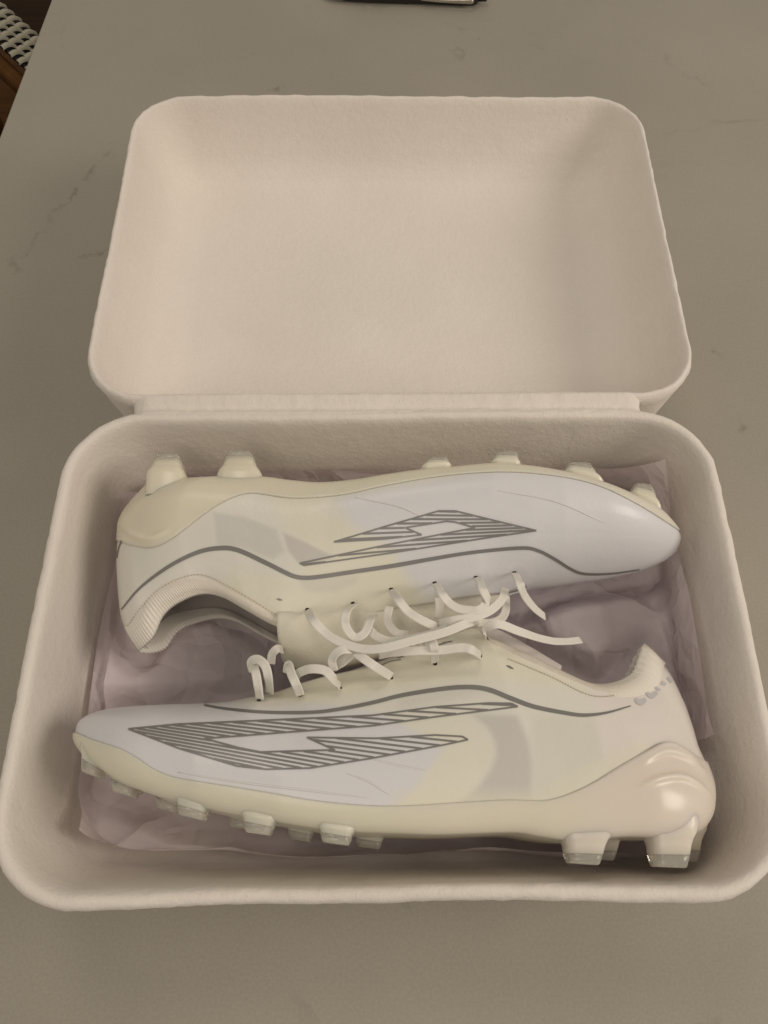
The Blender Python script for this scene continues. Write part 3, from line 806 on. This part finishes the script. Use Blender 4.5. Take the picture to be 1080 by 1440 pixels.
rear = dict(
    label='white football boot lying behind the other one, heel to the left, studs facing the lid',
    bottom_side=0.74, stud_side=0.60, origin=(560, 690), z0=0.060, up=-1, base=PALE,
    bottom=[(953, 748), (935, 729), (921, 717), (882, 698), (841, 682), (793, 669), (740, 660), (690, 657), (632, 662), (593, 665), (540, 672), (500, 678), (451, 681), (410, 677), (367, 671), (311, 670), (262, 671), (230, 672), (205, 677)],
    top=[(951, 776), (935, 788), (907, 799), (858, 809), (817, 815), (784, 820), (756, 824), (727, 830), (703, 834), (654, 840), (608, 848), (548, 857), (506, 869), (469, 877), (420, 887), (381, 874), (342, 852), (307, 833), (276, 829), (241, 843), (221, 862), (211, 886), (188, 908)],
    toe=[(953, 748), (957, 760), (951, 776)],
    heel=[(205, 677), (179, 707), (166, 729), (163, 752), (160, 783), (163, 838), (169, 873), (188, 908)],
    open_t=[0, 0.27, 0.36, 0.58, 0.70, 0.78, 1.0], open_c=[0, 0, 0.26, 0.36, 0.52, 0.62, 0.62], collar_t=0.70,
    sole_line=[(990, 790), (957, 752), (947, 744), (886, 710), (825, 683), (752, 671), (691, 669), (621, 674), (540, 688), (480, 700), (412, 703), (358, 695), (334, 699), (296, 717), (241, 753), (210, 766), (180, 763), (150, 752)],
    sole_base=(0.80, 0.77, 0.62), stud_col=(0.80, 0.765, 0.63), heel_stud_col=(0.80, 0.76, 0.61),
    sole_zones=[([(140, 650), (420, 650), (420, 720), (220, 790), (140, 780)], (0.79, 0.745, 0.60), 30, 0.9), ([(760, 640), (980, 640), (980, 780), (760, 720)], (0.80, 0.76, 0.65), 30, 1.0)],
    zones=[([(440, 715), (463, 702), (540, 690), (691, 660), (825, 670), (960, 730), (970, 800), (820, 830), (690, 840), (600, 838), (570, 808), (548, 770), (500, 742)], LAV, 10, 1.0),
           ([(380, 690), (470, 695), (500, 742), (548, 770), (570, 810), (590, 850), (400, 895), (340, 860), (300, 830), (330, 800), (420, 815), (420, 790)], YEL, 14, 0.6),
           ([(299, 720), (345, 727), (388, 744), (400, 775), (385, 787), (340, 770), (304, 768)], GRY, 4, 0.55),
           ([(398, 749), (428, 762), (472, 784), (421, 794), (405, 774)], GRY, 3, 0.85),
           ([(420, 815), (505, 808), (500, 820), (470, 833), (428, 832)], GRY, 5, 0.4),
           ([(140, 740), (298, 715), (303, 770), (180, 870), (140, 860)], (0.76, 0.745, 0.67), 8, 0.8),
           ([(160, 880), (200, 820), (280, 785), (310, 790), (320, 840), (200, 920)], HEELP, 8, 0.5)],
    line=[(171, 857), (198, 826), (237, 797), (276, 777.5), (307, 771), (334, 773.5), (373, 791), (400, 804.5), (416, 811), (434, 812.5), (460, 809.5), (490, 805), (550, 796), (601, 787), (662, 777), (731, 770.5), (756, 774), (780, 786), (801, 799), (821, 806.5), (858, 806.5), (899, 801)],
    line_w=[2, 5, 6.5, 6, 6, 6, 5, 5, 4, 1.5],
    logo=[(754, 746), (640, 718.5), (617, 718.5), (540, 741), (470, 762), (540, 758), (593, 752), (570, 742), (628, 733), (640, 734), (668, 742), (540, 767), (422, 792), (428, 795), (540, 779), (695, 754.5)],
    seams=[[(700, 690), (780, 705), (850, 735)], [(500, 700), (560, 712), (600, 730)]],
    hatch_slope=(0.03, -0.16), hatch_ref=640, hatch_pitch=5.2, hatch_w=2.8,
    small_prints=[([([(164, 790), (166, 775), (171, 760)], 1.8)], M_print), ([([(389, 842), (397, 844)], [1, 3, 1])], M_print)],
    stitch=[(180, 880), (198, 855), (225, 828), (257, 812), (288, 809), (326, 827), (365, 850), (400, 872)], stitch_n=55,
    ridges=[[(172, 740), (190, 752), (212, 757), (236, 746)]],
    tongue=dict(ridge=[(705, 842), (660, 868), (600, 898), (540, 922), (480, 937), (430, 941), (397, 928)], edge=[(705, 815), (660, 820), (600, 830), (540, 840), (480, 850), (430, 862), (392, 868)], half=(0.005, 0.014, 0.024)),
    studs=[((213, 671), (263, 671), (222, 645), (256, 645), 0.68), ((311, 670), (368, 670), (322, 641), (356, 641), 0.68), ((593, 664), (633, 662), (602, 650), (630, 650), 0.5),
           ((689, 657), (729, 659), (694, 642.5), (727, 642.5), 0.5), ((791, 669), (841, 681), (795, 657), (828, 658), 0.5), ((882, 699), (922, 717), (888, 686), (914, 688), 0.55)],
    far_shift=0.5,
    eyelets=[(432, 857), (496, 848), (550, 828), (611, 819), (669, 811), (723, 804)],
    laces=[[(432, 858, 's'), (440, 871, 0.094), (455, 889, 0.093), (473, 901, 0.094), (506, 911, 0.096), (538, 911, 0.098), (580, 901, 0.099), (626, 888, 0.099), (654, 878, 0.097), (668, 873, 0.088), (676, 870, 0.076)],
           [(497, 849, 's'), (487, 862, 0.094), (485, 880, 0.093), (497, 896, 0.092), (511, 891, 0.092), (520, 873, 0.088), (525, 866, 0.078)],
           [(550, 829, 's'), (560, 843, 0.096), (574, 859, 0.095), (590, 870, 0.095), (612, 881, 0.092), (622, 886, 0.080)],
           [(612, 820, 's'), (620, 834, 0.096), (630, 846, 0.096), (644, 855, 0.096), (660, 858, 0.096), (675, 857, 0.096), (683, 846, 0.093), (680, 834, 0.089)],
           [(670, 811, 's'), (678, 826, 0.097), (686, 842, 0.095), (688, 852, 0.088)],
           [(723, 804, 's'), (731, 820, 0.095), (738, 838, 0.088), (751, 856, 0.078), (766, 867, 0.068)],
           [(711, 827, 0.086), (706, 842, 0.090), (690, 858, 0.093), (665, 868, 0.096), (635, 873, 0.096), (617, 877, 0.091)],
           [(711, 838, 0.076), (712, 856, 0.078), (705, 870, 0.080), (690, 876, 0.083), (670, 875, 0.085)],
           [(548, 853, 0.083), (545, 872, 0.085), (557, 890, 0.088), (575, 893, 0.086)],
           [(617, 841, 0.085), (618, 856, 0.085), (616, 870, 0.086)],
           [(513, 880, 0.088), (530, 896, 0.091), (556, 902, 0.092), (600, 893, 0.094), (640, 880, 0.094)]])
front_boot = build_boot(front)
rear_boot = build_boot(rear)

# ------------------------------------------------------------------ pen at the far edge of the picture
pen = thing('pen', 'black ballpoint pen with a silver clip lying behind the box lid', 'pen', loc=(*at(570, -4, 0),))
def lathe(name, p0, d, prof, m, parent, n=24):
    d = d.normalized(); u = d.cross(Vector((0, 0, 1))).normalized(); w = u.cross(d); V = []
    for (s, r) in prof:
        for k in range(n):
            a = 2 * math.pi * k / n; V.append(p0 + d * s + u * math.cos(a) * r + w * math.sin(a) * r)
    F = grid_faces(len(prof), n, True); F += [tuple(range(n)), tuple((len(prof) - 1) * n + k for k in range(n))]
    o = mesh_obj(name, V, F, m, parent); fix_normals(o); return o
pz = 0.0056
pR = at(672, -3, pz); pL = at(440, -9, pz); pd = (pL - pR)
pd.normalize()
lathe('barrel', pR, pd, [(0, 0.0040), (0.001, 0.0050), (0.006, 0.0052), (0.055, 0.0054), (0.057, 0.0052), (0.058, 0.0055), (0.095, 0.0054), (0.118, 0.0046)], M_black, pen)
lathe('grip', pR + pd * 0.118, pd, [(0, 0.0047), (0.004, 0.0046), (0.014, 0.0028), (0.016, 0.0014), (0.019, 0.0009)], M_chrome, pen)
lathe('push_button', pR - pd * 0.008, pd, [(0, 0.0022), (0.001, 0.0027), (0.008, 0.0028)], M_black, pen)
side = pd.cross(Vector((0, 0, 1))).normalized()
if side.y > 0: side = -side
cl = [pR + pd * s + side * (0.0052 + o) + Vector((0, 0, 0.0012)) for s, o in ((0.004, 0.0), (0.005, 0.0022), (0.010, 0.0028), (0.030, 0.0024), (0.044, 0.0014), (0.050, 0.0007))]
tv, tf = ring_tube(catmull(cl, 30), 0.0019, 8, 0.45, side, taper=np.linspace(1.1, 0.6, 30)); mesh_obj('clip', tv, tf, M_chrome, pen)
adopt(pen)

# ------------------------------------------------------------------ woven chair beside the counter
zb = -0.10
chair = thing('woven_chair', 'brown wooden chair with black and white woven band, beside the counter', 'chair', loc=(*at(-60, 60, -0.92)[:2], -0.92))
c0 = at(24, 50, zb); e1v = (at(60, 84, zb) - at(0, 30, zb)).normalized(); e2v = Vector((-e1v.y, e1v.x, 0))
if e2v.y < 0: e2v = -e2v
tilt = Matrix.Rotation(math.radians(-20), 3, e1v); e2v = tilt @ e2v; e3v = e1v.cross(e2v)
if e3v.z < 0: e3v = -e3v
PI1 = 0.0079; PI2 = 0.0118; NR = 4
def band_pt(a, b, c): return c0 + e1v * a + e2v * b + e3v * c
def slab(name, a0, a1, b0, b1, c0_, c1_, m, bev=0.002):
    bm = bmesh.new(); r = box_bm(bm, (a0, b0, c0_), (a1, b1, c1_)); bmesh.ops.bevel(bm, geom=list(bm.edges), offset=bev, segments=2, affect='EDGES')
    for v in bm.verts: v.co = band_pt(*v.co)
    return bm_obj(name, bm, m, chair)
hwB = NR * PI2 / 2
slab('backing', -0.16, 0.16, -hwB, hwB, -0.008, -0.004, M_strapdark)
for i in range(-19, 20):
    for j in range(NR):
        if (i + j) % 2: continue
        V = []; ns = 9
        ca = i * PI1; cb = -hwB + (j + 0.5) * PI2
        for k in range(ns):
            s_ = k / (ns - 1) * 2 - 1; b = cb + s_ * PI2 * 0.66; h = 0.0034 * math.cos(s_ * 1.45) - 0.003
            sk = 0.0
            for wv_, hh in ((-0.0036, -0.0016), (-0.0028, 0.0004), (0, 0.0012), (0.0028, 0.0004), (0.0036, -0.0016)):
                V.append(band_pt(ca + wv_ + sk, b, h + hh))
        st = mesh_obj('strap', V, grid_faces(ns, 5), M_strap, chair)
for j in range(NR + 1):
    b = -hwB + j * PI2
slab('rail', -0.19, 0.19, -hwB - 0.012, -hwB - 0.001, -0.030, -0.010, M_chairwood)
sc = at(-30, 110, -0.46); seat_z = -0.46
bm = bmesh.new(); box_bm(bm, (sc.x - 0.24, sc.y - 0.30, seat_z - 0.03), (sc.x + 0.10, sc.y + 0.12, seat_z)); bmesh.ops.bevel(bm, geom=list(bm.edges), offset=0.01, segments=3, affect='EDGES')
bm_obj('seat', bm, M_chairwood, chair)
for (dx, dy) in ((-0.21, -0.27), (0.07, -0.27), (-0.21, 0.09), (0.07, 0.09)):
    bm = bmesh.new(); vsn = box_bm(bm, (sc.x + dx - 0.018, sc.y + dy - 0.018, -0.92), (sc.x + dx + 0.018, sc.y + dy + 0.018, seat_z - 0.028))
    bm_obj('leg', bm, M_chairwood, chair, smooth=False)
for a in (-0.175, 0.175):
    p = band_pt(a, -hwB, -0.02)
    tv, tf = ring_tube([p + Vector((0, 0, 0.01)), p - Vector((0, 0, 0.2)), Vector((p.x, p.y, seat_z - 0.02))], 0.013, 10); mesh_obj('post', tv, tf, M_chairwood, chair)
adopt(chair)
